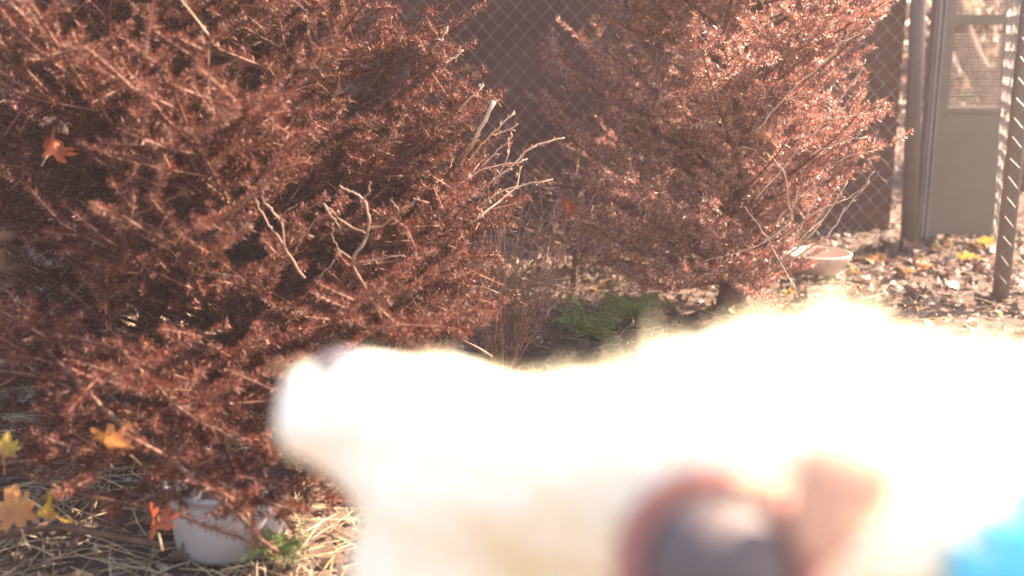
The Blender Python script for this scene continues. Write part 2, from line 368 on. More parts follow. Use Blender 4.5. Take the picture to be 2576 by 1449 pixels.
def seg_tubes(mb_v, A, B, ra, rb):
    """append 3-sided tubes for many straight twigs (quads)"""
    ax = B - A; ax /= np.linalg.norm(ax, axis=1)[:, None] + 1e-9
    u = np.cross(ax, [0.3, 0.5, 0.81]); u /= np.linalg.norm(u, axis=1)[:, None] + 1e-9; v = np.cross(ax, u)
    out = []
    for k in range(3):
        a, b = 2 * math.pi * k / 3, 2 * math.pi * (k + 1) / 3
        da = u * math.cos(a) + v * math.sin(a); db = u * math.cos(b) + v * math.sin(b)
        out.append(np.stack([A + da * ra[:, None], A + db * ra[:, None], B + db * rb[:, None], B + da * rb[:, None]], 1))
    mb_v.append(np.concatenate(out).reshape(-1, 3))
def spray(pts, L, lat, TA, TB, NA, NB, tl=(0.03, 0.07), bare_p=0.06, u0=0.16):
    """side shoots both ways along a limb, each with its own finger-like twigs"""
    m = len(pts); nl = max(4, int(L / lat))
    tang = np.gradient(pts, axis=0); tang /= np.linalg.norm(tang, axis=1)[:, None]
    for j in range(nl):
        u = u0 + (1 - u0) * (j + rng.uniform(0, 0.8)) / nl
        k = min(m - 2, int(u * (m - 1))); f_ = u * (m - 1) - k; p0 = pts[k] * (1 - f_) + pts[k + 1] * f_; tg = tang[k]
        sgn = 1 if j % 2 else -1
        sd_ = np.cross(tg, [0, 0, 1.0]); sd_ /= np.linalg.norm(sd_) + 1e-9
        d = tg * rng.uniform(0.4, 0.9) + sd_ * sgn * rng.uniform(0.4, 0.95) + np.array([0, 0, rng.uniform(-0.2, 0.6)])
        d /= np.linalg.norm(d)
        l = min(0.26, (1.12 - u) * L * 0.52 + 0.04) * rng.uniform(0.6, 1.15)
        c1 = p0 + d * l * 0.5; d2 = d + np.array([0, 0, 0.22]) + rng.normal(0, 0.14, 3) + tg * 0.2; d2 /= np.linalg.norm(d2); c2 = c1 + d2 * l * 0.5
        bare = rng.random() < bare_p
        for a_, b_ in ((p0, c1), (c1, c2)):
            TA.append(a_); TB.append(b_)
            if not bare: NA.append(a_); NB.append(b_)
        ns = max(1, int(l / 0.036))
        for q_ in range(ns):
            v = 0.2 + 0.8 * (q_ + rng.random()) / ns
            p1 = p0 + (c1 - p0) * min(1, v * 2) + (c2 - c1) * max(0, v * 2 - 1)
            sg = 1 if q_ % 2 else -1
            s2 = np.cross(d, [0, 0, 1.0]); s2 /= np.linalg.norm(s2) + 1e-9
            e = d * 0.7 + s2 * sg * 0.8 + rng.normal(0, 0.3, 3) + np.array([0, 0, 0.2]); e /= np.linalg.norm(e)
            ll = rng.uniform(*tl)
            TA.append(p1); TB.append(p1 + e * ll)
            if not bare or rng.random() < 0.3: NA.append(p1); NB.append(p1 + e * ll)
    TA.append(pts[-2]); TB.append(pts[-1]); NA.append(pts[-3]); NB.append(pts[-1]); NA.append(pts[-5]); NB.append(pts[-3])
def fir(name, label, base, H, prof, nb, seed, nmat, lean=0.0, z_first=0.05, group=None, up=0.55, dens=900, ln=0.015, wd=0.0017, az_w=None, lat=0.036, tr=0.022, extra=(), tl=(0.03, 0.07), bare_p=0.06, spread=0.85, xlim=None):
    global rng
    rng = np.random.default_rng(seed)
    base = np.array(base, float)
    t = empty(name, tuple(base), label, 'tree', group)
    mb = MB(); zs = np.linspace(-0.03, H, 14)
    tp = np.stack([base[0] + lean * zs + 0.008 * np.sin(zs * 7), base[1] + 0.006 * np.sin(zs * 5), zs], 1)
    mb.tube(tp, [tr * (1.25 - 1.0 * z / H) if z > 0.02 else tr * 1.6 for z in zs], 12); mb.build('trunk', M['bark'], t)
    limbs = MB(); TA, TB, NA, NB = [], [], [], []
    for i in range(nb):
        z = z_first + (H * 0.95 - z_first) * ((i + rng.uniform(0, 1)) / nb)
        az = i * 2.399 + rng.normal(0, 0.35)
        if az_w is not None and rng.random() > az_w(az, z): continue
        L = prof(z, az) * rng.uniform(0.68, 1.12)
        if L < 0.06: continue
        el = up * rng.uniform(0.3, 1.3) + 0.1
        m = 9; s = np.linspace(0, 1, m)
        droop = rng.uniform(-0.35, 0.3) if z > 0.25 else rng.uniform(-0.15, 0.25)
        dirh = np.array([math.cos(az), math.sin(az), 0.0]); perp = np.array([-dirh[1], dirh[0], 0.0])
        wob = rng.normal(0, 0.05, 2)
        start = np.array([base[0] + lean * z, base[1], z])
        pts = start + np.outer(s * L, dirh) * math.cos(el * 0.6) + np.outer(np.sin(s * 3.0 + 1) * wob[0] * L, perp) + np.outer(L * (math.sin(el) * s * 0.55 + droop * (s * (1 - s)) + 0.22 * s ** 2), [0, 0, 1])
        pts[:, 2] = np.maximum(pts[:, 2], 0.012)
        if xlim is not None:
            lo, hi = xlim(z); over = max((pts[-1, 0] - start[0]) / (hi - start[0]), (pts[-1, 0] - start[0]) / (lo - start[0]))
            if over > 1: L /= over; pts = start + (pts - start) / over
        r0 = 0.0035 + 0.006 * L
        limbs.tube(pts, r0 * (1.05 - 0.8 * s), 5, True)
        spray(pts, L, lat, TA, TB, NA, NB, tl, bare_p)
    for pp, r0 in extra:                                   # particular limbs seen in the photo
        pts = smooth_path([W(*q) for q in pp], 3); L = float(np.sum(np.linalg.norm(np.diff(pts, axis=0), axis=1)))
        pts[:, 2] = np.maximum(pts[:, 2], 0.02)
        limbs.tube(pts, list(np.linspace(r0, r0 * 0.35, len(pts))), 6); spray(pts, L, lat, TA, TB, NA, NB, tl, bare_p, 0.02)
    limbs.build('limbs', M['bark'], t)
    TA, TB, NA, NB = map(np.array, (TA, TB, NA, NB))
    tv = []; seg_tubes(tv, TA, TB, np.full(len(TA), 0.0016), np.full(len(TA), 0.0009))
    fast_mesh('twigs', np.concatenate(tv), 4, M['twig'], t)
    nv = needles_from(NA, NB, dens, ln, wd, spread)
    nv[:, 2] = np.maximum(nv[:, 2], 0.004)
    fast_mesh('needles', nv, 4, nmat, t)
    print(name, 'twigs', len(TA), 'needles', len(nv) // 4)
    return t

def branch(parent, name, paths, material, needle=None, dens=500, ln=0.013):
    """paths: list of (list of (px,py,Y), r0, r1); shoots that touch an earlier one stay with it"""
    groups = []
    for q in paths:
        ends = [W(*e) for e in (q[0][0], q[0][-1])]
        for g_ in groups:
            if any(np.linalg.norm(e - W(*k)) < 0.035 for e in ends for p_ in g_ for k in p_[0]): g_.append(q); break
        else: groups.append([q])
    if len(groups) > 1:
        for g_ in groups: branch(parent, name, g_, material, needle, dens, ln)
        return
    mb = MB(); NA, NB = [], []
    for pp, r0, r1 in paths:
        pts = smooth_path([W(*q) for q in pp]); n = len(pts)
        pts += rng.normal(0, 0.0012, pts.shape)
        mb.tube(pts, list(np.linspace(r0 * 0.72, r1 * 0.7, n)), 6)
        NA += list(pts[:-1]); NB += list(pts[1:])
    o = mb.build(name, material, parent)
    if needle is not None:
        nv = needles_from(np.array(NA), np.array(NB), dens, ln, 0.0015, 0.9)
        fast_mesh('needles', nv + 0 * nv[:1], 4, needle, parent)
    return o

lt = W(560, 500, 2.12)
def prof_left(z, az):
    r = 0.57 if z < 0.5 else max(0.44, 0.57 - 0.4 * (z - 0.5))
    if z > 0.35: r *= 1 - min(0.45, 0.2 + 0.5 * (z - 0.35)) * max(0, math.cos(az))
    r *= 1.0 + 0.10 * math.sin(3 * az + 5 * z) + 0.07 * math.sin(7 * z)
    return r * (1.0 if z < 0.15 else 1.08)
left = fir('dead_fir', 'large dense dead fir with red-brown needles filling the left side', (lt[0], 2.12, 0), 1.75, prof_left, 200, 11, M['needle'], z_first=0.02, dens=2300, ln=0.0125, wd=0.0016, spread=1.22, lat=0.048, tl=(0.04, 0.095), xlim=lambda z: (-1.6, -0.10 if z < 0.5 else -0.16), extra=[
    ([(560, 900, 2.05), (380, 1000, 1.75), (200, 1080, 1.6), (60, 1130, 1.5)], 0.008),
    ([(560, 950, 2.0), (330, 1050, 1.7), (120, 1160, 1.52), (-60, 1200, 1.45)], 0.008),
    ([(560, 930, 2.0), (480, 1080, 1.7), (420, 1170, 1.55), (350, 1240, 1.45)], 0.008),
    ([(560, 930, 2.0), (560, 1080, 1.68), (590, 1180, 1.52), (640, 1270, 1.42)], 0.008),
    ([(560, 930, 2.0), (640, 1070, 1.7), (720, 1180, 1.55), (780, 1260, 1.46)], 0.008),
    ([(560, 900, 2.0), (700, 960, 1.72), (820, 1010, 1.6), (900, 1060, 1.55)], 0.007),
    ([(560, 880, 2.0), (240, 930, 1.75), (60, 960, 1.6), (-80, 980, 1.55)], 0.008),
    ([(560, 820, 2.0), (300, 850, 1.75), (100, 880, 1.6), (-60, 890, 1.52)], 0.008),
    ([(560, 860, 2.0), (400, 930, 1.7), (260, 960, 1.55), (130, 1000, 1.48)], 0.008),
    ([(100, 780, 2.0), (40, 830, 1.8), (10, 860, 1.7), (-60, 880, 1.6)], 0.008),
    ([(560, 850, 2.0), (500, 930, 1.7), (480, 980, 1.55), (440, 1020, 1.48)], 0.008),
    ([(560, 800, 2.05), (760, 800, 1.8), (930, 830, 1.7), (1060, 870, 1.65)], 0.007),
    ([(560, 780, 2.1), (850, 760, 2.0), (1050, 780, 1.95), (1180, 830, 1.9)], 0.007),
    ([(560, 600, 2.1), (850, 560, 2.1), (1080, 540, 2.1), (1230, 570, 2.1)], 0.008),
    ([(560, 620, 2.1), (880, 620, 2.0), (1080, 610, 1.95), (1200, 650, 1.92)], 0.008),
    ([(560, 450, 2.1), (860, 380, 2.15), (1050, 330, 2.15), (1170, 270, 2.15)], 0.008),
    ([(560, 300, 2.1), (820, 200, 2.2), (990, 120, 2.2), (1090, 60, 2.2)], 0.008),
    ([(560, 400, 2.1), (880, 300, 2.1), (1030, 220, 2.1), (1120, 140, 2.1)], 0.008),
    ([(560, 250, 2.1), (800, 100, 2.1), (930, 0, 2.1), (1030, -60, 2.1)], 0.008)])
rt = G(1835, 800)
def prof_right(z, az):
    r = 0.30 + 0.22 * min(1, z / 0.35)
    if z > 0.8: r -= 0.18 * (z - 0.8)
    return r * (1.0 + 0.12 * math.sin(3 * az + 4 * z)) * (1.0 - 0.14 * max(0, math.cos(az)))
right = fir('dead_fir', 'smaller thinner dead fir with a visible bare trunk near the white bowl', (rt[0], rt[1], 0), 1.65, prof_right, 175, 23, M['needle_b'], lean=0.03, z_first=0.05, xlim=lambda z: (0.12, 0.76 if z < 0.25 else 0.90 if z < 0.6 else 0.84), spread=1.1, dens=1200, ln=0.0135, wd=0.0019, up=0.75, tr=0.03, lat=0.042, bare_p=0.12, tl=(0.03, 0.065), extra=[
    ([(1850, 560, 2.85), (1650, 480, 2.8), (1500, 400, 2.75), (1390, 300, 2.75)], 0.007),
    ([(1850, 640, 2.85), (1680, 610, 2.8), (1540, 600, 2.75), (1440, 560, 2.75)], 0.007),
    ([(1850, 680, 2.85), (1700, 680, 2.75), (1580, 660, 2.7), (1480, 640, 2.68)], 0.007),
    ([(1850, 450, 2.85), (1650, 330, 2.8), (1500, 230, 2.75), (1400, 130, 2.75)], 0.007),
    ([(1850, 660, 2.85), (1700, 650, 2.65), (1560, 610, 2.55), (1460, 540, 2.5)], 0.006),
    ([(1850, 700, 2.85), (1740, 720, 2.7), (1640, 720, 2.6), (1560, 680, 2.55)], 0.006),
    ([(1850, 640, 2.85), (1810, 680, 2.6), (1760, 710, 2.5), (1680, 720, 2.45)], 0.005),
    ([(1850, 580, 2.85), (1740, 560, 2.6), (1640, 530, 2.5), (1560, 470, 2.45)], 0.006),
    ([(1850, 620, 2.85), (1960, 600, 2.75), (2060, 520, 2.7), (2130, 440, 2.7)], 0.007)])
back = fir('dead_fir', 'brown fir farther back behind the large left one, by the chain-link fence', (-1.55, 3.3, 0), 1.9, lambda z, az: 0.55 - 0.1 * z, 48, 31, M['needle_b'], z_first=0.1, dens=420, ln=0.02, wd=0.003, lat=0.06)
low = fir('dead_fir', 'short brown fir seedling between the two big dead firs', (0.18, 3.15, 0), 0.42, lambda z, az: 0.22 * (1 - z), 16, 41, M['needle'], z_first=0.03, dens=350, ln=0.013, wd=0.0017, tr=0.008)

rng = np.random.default_rng(5)
a = 1.66
branch(left, 'bare_branch', [
    ([(960, 800, 1.75), (890, 665, a), (922, 600, a), (930, 555, a), (915, 505, a), (880, 480, a), (853, 466, a)], 0.0042, 0.0018),
    ([(915, 505, a), (926, 480, a), (930, 455, a)], 0.0022, 0.0018),
    ([(928, 575, a), (970, 565, a), (1010, 530, a - .02), (1056, 500, a - .02)], 0.0024, 0.0017),
    ([(1005, 535, a), (992, 515, a), (985, 500, a)], 0.0014, 0.001),
    ([(920, 590, a), (865, 560, a), (835, 530, a - .02), (812, 512, a - .03)], 0.0018, 0.0012),
    ([(812, 512, a - .03), (835, 545, a - .03), (861, 580, a - .03)], 0.0016, 0.0014),
    ([(885, 650, a), (850, 625, a), (838, 590, a), (838, 560, a)], 0.0016, 0.001),
    ([(890, 665, a), (960, 650, a), (1020, 640, a)], 0.0025, 0.0016),
    ([(765, 700, 1.7), (700, 600, a), (672, 560, a), (640, 500, a)], 0.0036, 0.0014),
    ([(715, 620, a), (708, 560, a), (685, 530, a), (664, 505, a), (655, 450, a)], 0.0024, 0.0018),
    ([(708, 555, a), (720, 535, a), (745, 515, a)], 0.0016, 0.0011),
    ([(740, 640, a), (760, 600, a), (790, 560, a), (835, 535, a)], 0.0018, 0.0012),
    ([(800, 700, a), (830, 670, a), (855, 635, a)], 0.0018, 0.0012),
    ([(1090, 780, 2.0), (1150, 735, 2.0), (1200, 722, 2.0), (1250, 735, 2.0)], 0.002, 0.0013),
    ([(1240, 900, 1.9), (1080, 800, 1.9), (1020, 720, 1.9)], 0.003, 0.0015),
    ([(1000, 690, 1.9), (1015, 740, 1.9), (1060, 750, 1.9)], 0.0015, 0.001),
], M['bare'])
c = 2.0
branch(left, 'pruned_stub', [
    ([(1150, 420, c + .15), (1185, 365, c), (1243, 255, c - .02)], 0.0060, 0.0056),
    ([(1100, 330, c + .1), (1160, 270, c), (1218, 212, c)], 0.0028, 0.0015),
    ([(1170, 420, c + .1), (1225, 350, c), (1296, 285, c)], 0.0026, 0.0016),
    ([(1230, 345, c), (1270, 330, c), (1305, 312, c)], 0.0016, 0.0012),
    ([(1210, 420, c), (1265, 370, c), (1290, 340, c)], 0.002, 0.0012),
    ([(1240, 470, c), (1275, 400, c), (1280, 350, c)], 0.002, 0.0012),
    ([(1150, 470, c), (1210, 430, c), (1330, 400, c)], 0.002, 0.0012),
    ([(1200, 520, c), (1265, 480, c), (1390, 450, c)], 0.0024, 0.0012),
    ([(1130, 70, c), (1110, 100, c), (1060, 160, c + .1)], 0.0026, 0.0016),
    ([(1165, 125, c), (1120, 165, c), (1070, 240, c + .1)], 0.0024, 0.0014),
    ([(1120, 520, c + .1), (1260, 440, c), (1340, 370, c), (1420, 348, c)], 0.0036, 0.0014),
    ([(1180, 560, c), (1290, 480, c + .05), (1310, 420, c + .05)], 0.003, 0.0014),
], M['pale'], M['needle_b'], dens=260, ln=0.011)
branch(left, 'low_branch', [
    ([(100, 860, 1.55), (215, 985, 1.5), (330, 1090, 1.45), (520, 1230, 1.4), (700, 1390, 1.35)], 0.0075, 0.0045),
    ([(290, 865, 1.5), (380, 960, 1.45), (470, 1040, 1.42), (600, 1110, 1.42)], 0.004, 0.002),
    ([(0, 1150, 1.5), (150, 1230, 1.45), (420, 1290, 1.4), (640, 1370, 1.36)], 0.0045, 0.003),
    ([(640, 1130, 1.5), (680, 1230, 1.45), (740, 1340, 1.4)], 0.0055, 0.004),
    ([(520, 1180, 1.5), (600, 1230, 1.45), (720, 1280, 1.4)], 0.004, 0.003),
], M['bark'], M['needle'], dens=1300, ln=0.014)
d = 2.5
branch(right, 'bare_branch', [
    ([(2110, 110, d), (2160, 85, d), (2224, 40, d)], 0.0026, 0.0024),
    ([(1930, 690, d + .1), (2020, 610, d), (2080, 540, d), (2130, 458, d)], 0.0034, 0.0018),
    ([(1950, 680, d + .1), (2060, 610, d), (2100, 570, d), (2130, 520, d), (2188, 455, d)], 0.003, 0.0014),
    ([(1970, 620, d + .1), (1985, 560, d), (2010, 470, d)], 0.003, 0.0016),
    ([(2000, 600, d), (2030, 540, d), (2060, 470, d)], 0.003, 0.0016),
    ([(1990, 540, d), (1970, 430, d - .05), (1925, 385, d - .05)], 0.0032, 0.0018),
    ([(1900, 500, d), (2050, 330, d), (2150, 200, d), (2180, 150, d)], 0.003, 0.0014),
    ([(2040, 390, d), (2110, 360, d), (2180, 345, d)], 0.002, 0.0012),
    ([(2080, 300, d), (2150, 290, d), (2185, 285, d)], 0.0018, 0.0011),
    ([(2060, 340, d), (2110, 290, d), (2140, 240, d)], 0.0018, 0.0011),
    ([(1990, 560, d), (1900, 620, d), (1760, 660, d)], 0.003, 0.002),
    ([(1960, 660, d), (2050, 560, d), (2100, 480, d), (2120, 440, d)], 0.002, 0.001),
    ([(1940, 620, d), (2060, 530, d), (2150, 490, d), (2200, 430, d)], 0.002, 0.001),
    ([(1900, 330, d), (2000, 220, d), (2100, 130, d), (2150, 60, d)], 0.0026, 0.001),
    ([(1950, 560, d), (2030, 480, d), (2120, 400, d), (2200, 380, d)], 0.0024, 0.001),
    ([(2000, 730, d), (1930, 600, d), (1870, 520, d)], 0.0024, 0.0014),
], M['pale'], M['needle_b'], dens=170, ln=0.011)

# dead stems between the firs
def stems(name, label, base, n, hh, spread, material, nmat, seed, cat='shrub'):
    global rng
    rng = np.random.default_rng(seed); base = np.array(base)
    t = empty(name, tuple(base), label, cat)
    mb = MB(); NA, NB = [], []
    for i in range(n):
        az = rng.uniform(0, 2 * np.pi); sp = rng.uniform(0.1, 1) * spread; h = hh * rng.uniform(0.6, 1.1)
        s = np.linspace(0, 1, 8); dh = np.array([math.cos(az), math.sin(az) * 0.7, 0])
        pts = base + np.outer(s ** 1.2 * sp, dh) + np.outer(s * h, [0, 0, 1]) + np.cumsum(rng.normal(0, 0.004, (8, 3)), 0) + dh * 0.02
        mb.tube(pts, list(np.linspace(0.0026, 0.001, 8)), 5)
        for k in range(2, 8):
            for q_ in range(2):
                e = rng.normal(0, 0.6, 3) + dh * 0.4 + np.array([0, 0, 0.7]); e /= np.linalg.norm(e); l = rng.uniform(0.03, 0.09)
                mb.tube([pts[k], pts[k] + e * l * 0.6, pts[k] + (e + [0, 0, 0.2]) * l], [0.0011, 0.0009, 0.0007], 3)
                NA.append(pts[k]); NB.append(pts[k] + e * l)
    mb.build('stems', material, t)
    if nmat is not None: fast_mesh('needles', needles_from(np.array(NA), np.array(NB), 260, 0.010, 0.0015), 4, nmat, t)
    return t
b = G(1265, 935); stems('dead_shrub', 'thin upright dead brown stems in the gap between the two firs', (b[0], b[1], 0), 28, 0.40, 0.26, M['twig'], M['needle_b'], 51)
b = G(1100, 900); stems('dead_shrub', 'low tangle of dead twigs at the foot of the large left fir', (b[0], b[1], 0), 16, 0.28, 0.26, M['twig'], M['needle'], 52)
b = G(1560, 730); stems('dead_shrub', 'sparse dead twigs beneath the left side of the right fir', (b[0], b[1], 0), 14, 0.30, 0.26, M['twig'], M['needle_b'], 53)

# green fern-like seedlings
def green_plant(name, label, base, n, L, seed):
    global rng
    rng = np.random.default_rng(seed); base = np.array(base)
    t = empty(name, tuple(base), label, 'plant'); mb = MB(); A, B = [], []
    for i in range(n):
        az = rng.uniform(0, 2 * np.pi); el = rng.uniform(0.3, 1.2); l = L * rng.uniform(0.6, 1.1)
        dh = np.array([math.cos(az) * math.cos(el), math.sin(az) * math.cos(el), math.sin(el)])
        s = np.linspace(0, 1, 6); pts = base + np.outer(s * l, dh) + np.outer(-0.25 * l * s ** 2, [0, 0, 1])
        mb.tube(pts, list(np.linspace(0.0014, 0.0006, 6)), 4)
        for k in range(1, 6):
            for sg in (-1, 1):
                sd_ = np.cross(dh, [0, 0, 1.0]); sd_ /= np.linalg.norm(sd_)
                e = dh * 0.8 + sd_ * sg * 0.8 + rng.normal(0, 0.15, 3); e /= np.linalg.norm(e); ll = l * 0.32 * (1.15 - s[k])+0.006
                A.append(pts[k]); B.append(pts[k] + e * ll)
    mb.build('stem', M['green'], t)
    fast_mesh('foliage', needles_from(np.array(A), np.array(B), 750, 0.009, 0.0026, 0.7), 4, M['green'], t)
b = G(1500, 855); green_plant('green_seedling', 'bright green feathery seedling on the leaf litter beside the right fir', (b[0], b[1], 0.005), 24, 0.16, 61)
b = G(1590, 810); green_plant('green_seedling', 'smaller green sprig just behind the larger feathery seedling', (b[0], b[1], 0.005), 18, 0.14, 62)
b = G(710, 1400); green_plant('green_seedling', 'green sprig right of the white tub at the bottom left', (b[0], b[1], 0.005), 16, 0.085, 63)

# ------------------------------------------------------------------ bowls
rng = np.random.default_rng(3)
b = G(2070, 706)
bw = empty('feeding_bowl', (b[0], b[1] + 0.085, 0.0), 'shallow cream white bowl standing on the litter beside the right fir', 'bowl')
r1 = 0.106; h = 0.060
MB().lathe([(0.0, 0.0), (r1 * 0.66, 0.0), (r1 * 0.72, 0.004), (r1 * 0.92, h * 0.62), (r1, h * 0.8), (r1, h), (r1 - 0.004, h + 0.001), (r1 - 0.007, h - 0.004), (r1 * 0.86, h * 0.6), (r1 * 0.66, 0.008), (0, 0.007)], (b[0], b[1] + 0.085, 0.012), 64).build('bowl', M['bowl'], bw)
MB().lathe([(r1 - 0.001, h - 0.004), (r1 + 0.003, h - 0.002), (r1 + 0.003, h + 0.002), (r1 - 0.003, h + 0.003), (r1 - 0.005, h)], (b[0], b[1] + 0.085, 0.012), 64).build('rim', M['bowl'], bw)
b = G(552, 1425)
bk = empty('plastic_tub', (b[0], b[1] + 0.07, 0), 'white plastic tub under the low branches of the large left fir', 'tub')
MB().lathe([(0, 0.0), (0.076, 0.0), (0.080, 0.004), (0.088, 0.100), (0.086, 0.101), (0.077, 0.008), (0, 0.006)], (b[0], b[1] + 0.07, 0.006), 56).build('body', M['white'], bk)
MB().lathe([(0.088, 0.094), (0.093, 0.096), (0.093, 0.104), (0.087, 0.106), (0.085, 0.100)], (b[0], b[1] + 0.07, 0.006), 56).build('rim', M['white'], bk)

# ------------------------------------------------------------------ single fallen things
def maple(name, label, pos, size, material, rot, curl=0.8, group='coloured fallen leaves', seed=1):
    r_ = np.random.default_rng(seed)
    lob = [(0, -0.5), (0.12, -0.30), (0.45, -0.38), (0.33, -0.18), (0.55, 0.02), (0.34, 0.06), (0.40, 0.32), (0.20, 0.20), (0.0, 0.56), (-0.18, 0.22), (-0.42, 0.34), (-0.33, 0.05), (-0.56, 0.0), (-0.34, -0.17), (-0.44, -0.38), (-0.12, -0.30)]
    ring = []
    for i in range(len(lob)):
        a_, b_ = np.array(lob[i]), np.array(lob[(i + 1) % len(lob)]); ring += [a_ * r_.uniform(0.8, 1.05), (a_ + b_) / 2 * r_.uniform(1.0, 1.4)]
    ring = np.array(ring); n = len(ring); vs = []
    for s in (1.0, 0.66, 0.33):
        for q_ in ring * s: vs.append(q_)
    vs.append((0, 0)); vs = np.array(vs)
    z = curl * (vs[:, 0] ** 2) * 1.6 - curl * 0.8 * vs[:, 1] ** 2 + 0.16 * np.sin(vs[:, 0] * 9 + seed) * np.abs(vs[:, 1]) + r_.normal(0, 0.008, len(vs)) - 0.05 * np.abs(np.sin(vs[:, 0] * 6))
    v3 = np.column_stack([vs, z]) * size
    F = [(k * n + i, k * n + (i + 1) % n, (k + 1) * n + (i + 1) % n, (k + 1) * n + i) for k in (0, 1) for i in range(n)]
    F += [(2 * n + i, 2 * n + (i + 1) % n, 3 * n) for i in range(n)]
    from mathutils import Euler
    E = np.array(Euler(rot).to_matrix())
    t = empty(name, tuple(pos), label, 'leaf', group)
    MB().add(v3 @ E.T + np.array(pos), F).build('blade', material, t)
    st = np.array([(0, -0.45, 0), (0.02, -0.7, 0.03), (0.06, -0.95, 0.02)]) * size
    MB().tube(st @ E.T + np.array(pos), 0.0008, 4).build('stalk', M['straw'], t)
maple('maple_leaf', 'large amber leaf caught under the low branch at the lower left', W(275, 1105, 1.40), 0.062, M['amber'], (1.0, 0.5, 2.6), 0.5, seed=1)
maple('maple_leaf', 'small bright yellow leaf at the left edge under the fir', W(15, 1125, 1.44), 0.04, M['yellow'], (1.2, 0.2, 0.4), 0.3, seed=2)
maple('maple_leaf', 'orange-brown curled leaf in the bottom left corner', W(38, 1280, 1.38), 0.062, M['amber'], (1.2, -0.3, 0.2), 0.5, seed=3)
maple('maple_leaf', 'pale yellow folded leaf next to the corner leaf on dry grass', W(135, 1285, 1.40), 0.058, M['yellow'], (0.9, -0.9, 2.6), 0.9, seed=4)
maple('maple_leaf', 'rust red crumpled leaf leaning on the white tub', W(395, 1300, 1.38), 0.05, M['orange'], (1.0, 0.5, 1.0), 1.2, seed=5)
maple('maple_leaf', 'glowing orange leaf caught high in the fir at far left', W(140, 368, 1.66), 0.048, M['orange'], (1.0, 0.9, 0.6), 1.3, seed=6)
maple('maple_leaf', 'orange leaf stuck at the left edge of the right fir', W(1430, 520, 2.45), 0.05, M['orange'], (1.3, 0.3, 2.0), 0.5, seed=7)
maple('maple_leaf', 'orange leaf lodged near the top of the right fir', W(1740, 92, 2.55), 0.055, M['orange'], (0.9, -0.9, 2.5), 1.4, seed=8)
maple('maple_leaf', 'pinkish tan leaf resting on a bare twig of the right fir', W(1940, 345, 2.42), 0.05, M['tan'], (0.9, 1.0, 1.9), 1.2, seed=9)
for i, (qx, qy, sz, mk, lb) in enumerate([
    (2290, 630, 0.07, 'tan', 'rusty tan leaf at the foot of the grey fence post'),
    (2380, 603, 0.07, 'tan', 'brown leaf standing up against the kick panel of the door'),
    (2480, 632, 0.08, 'yellow', 'yellow-green leaf below the door beside the kennel pole'),
    (2440, 660, 0.08, 'yellow', 'flat yellow leaf lying in front of the door'),
    (2330, 680, 0.06, 'amber', 'round amber leaf on the litter in front of the grey post'),
    (2200, 665, 0.07, 'amber', 'golden leaf just to the right of the cream bowl'),
    (1335, 880, 0.05, 'amber', 'amber leaf on the ground behind the dead stems')]):
    g_ = G(qx, qy); g_[2] = 0.03 if i < 3 else 0.018
    maple('fallen_leaf', lb, g_, sz, M[mk], (1.0 if i < 3 else 0.3, 0.25 * (-1) ** i, i * 1.3), 0.5, seed=20 + i)
pts = smooth_path([G(-60, 1360, .02), G(120, 1325, .022), G(270, 1345, .022), G(430, 1375, .018)])
tag(MB().tube(pts, [0.0075 - 0.00015 * i for i in range(len(pts))], 9).build('fallen_branch', M['bark']), 'grey-brown fallen branch lying across the bottom left corner', 'branch')
pts = [G(2085, 765, .03), G(2130, 785, .028), G(2200, 800, .022)]
tag(MB().tube(pts, [0.004, 0.0042, 0.003], 7).build('pale_stick', M['straw']), 'pale straight stick on the litter below the cream bowl', 'stick')
pts = [W(425, -40, 1.6), W(500, 55, 1.58), W(537, 103, 1.57), W(535, 106, 1.57), W(484, 109, 1.57)]
tag(MB().tube(pts, 0.0009, 5).build('grass_stalk', M['straw']), 'bent pale grass stalk caught in the top of the large left fir', 'grass stalk')
pts = [G(60, 1250, .03), G(95, 1270, .03), G(125, 1290, .03)]
tag(MB().tube(pts, 0.002, 5).build('straw_stem', M['straw']), 'short thick pale straw stem beside the amber corner leaf', 'straw')

# ------------------------------------------------------------------ bright leafy thickets beyond the fence
def thicket(name, label, c, ext, n, seed, sz=(0.02, 0.05), kind=None):
    global rng
    rng = np.random.default_rng(seed); c = np.array(c)
    t = empty(name, (c[0], c[1], 0), label, 'shrub')
    mb = MB(); tips = []
    for i in range(26):
        b_ = np.array([c[0] + rng.normal(0, ext[0] * 0.25), c[1] + rng.normal(0, ext[1] * 0.25), 0]); tp = np.array([c[0] + rng.uniform(-1, 1) * ext[0], c[1] + rng.uniform(-1, 1) * ext[1], ext[2] * rng.uniform(0.4, 1)])
        m_ = (b_ + tp) / 2 + rng.normal(0, 0.08, 3); pts = smooth_path([b_, m_, tp], 4); mb.tube(pts, list(np.linspace(0.011, 0.002, len(pts))), 5)
        tips += list(pts[2:])
    mb.build('stems', M['bark'], t)
    tips = np.array(tips); p_ = tips[rng.integers(0, len(tips), n)] + rng.normal(0, 0.11, (n, 3)); p_[:, 2] = np.abs(p_[:, 2])
    leaves('foliage', p_, rng.uniform(*sz, n), M['back'], 1.2, 0.8, parent=t)
thicket('leafy_shrub', 'sunlit pinkish and yellow leaved shrub seen beyond the screen door', (2.9, 6.3, 0), (0.9, 0.5, 1.3), 3000, 71)
thicket('leafy_shrub', 'sunlit shrub seen in the gap between the shed and the grey post', (2.35, 5.9, 0), (0.35, 0.5, 1.2), 1800, 72)
thicket('leafy_shrub', 'bright yellowish shrub behind the fence at the top left', (-2.6, 5.2, 0), (0.8, 0.6, 1.6), 3200, 73)
rng = np.random.default_rng(99)
p = np.stack([rng.uniform(-14, 16, 26000), rng.uniform(10, 14, 26000), np.abs(rng.normal(0, 1.3, 26000))], 1)
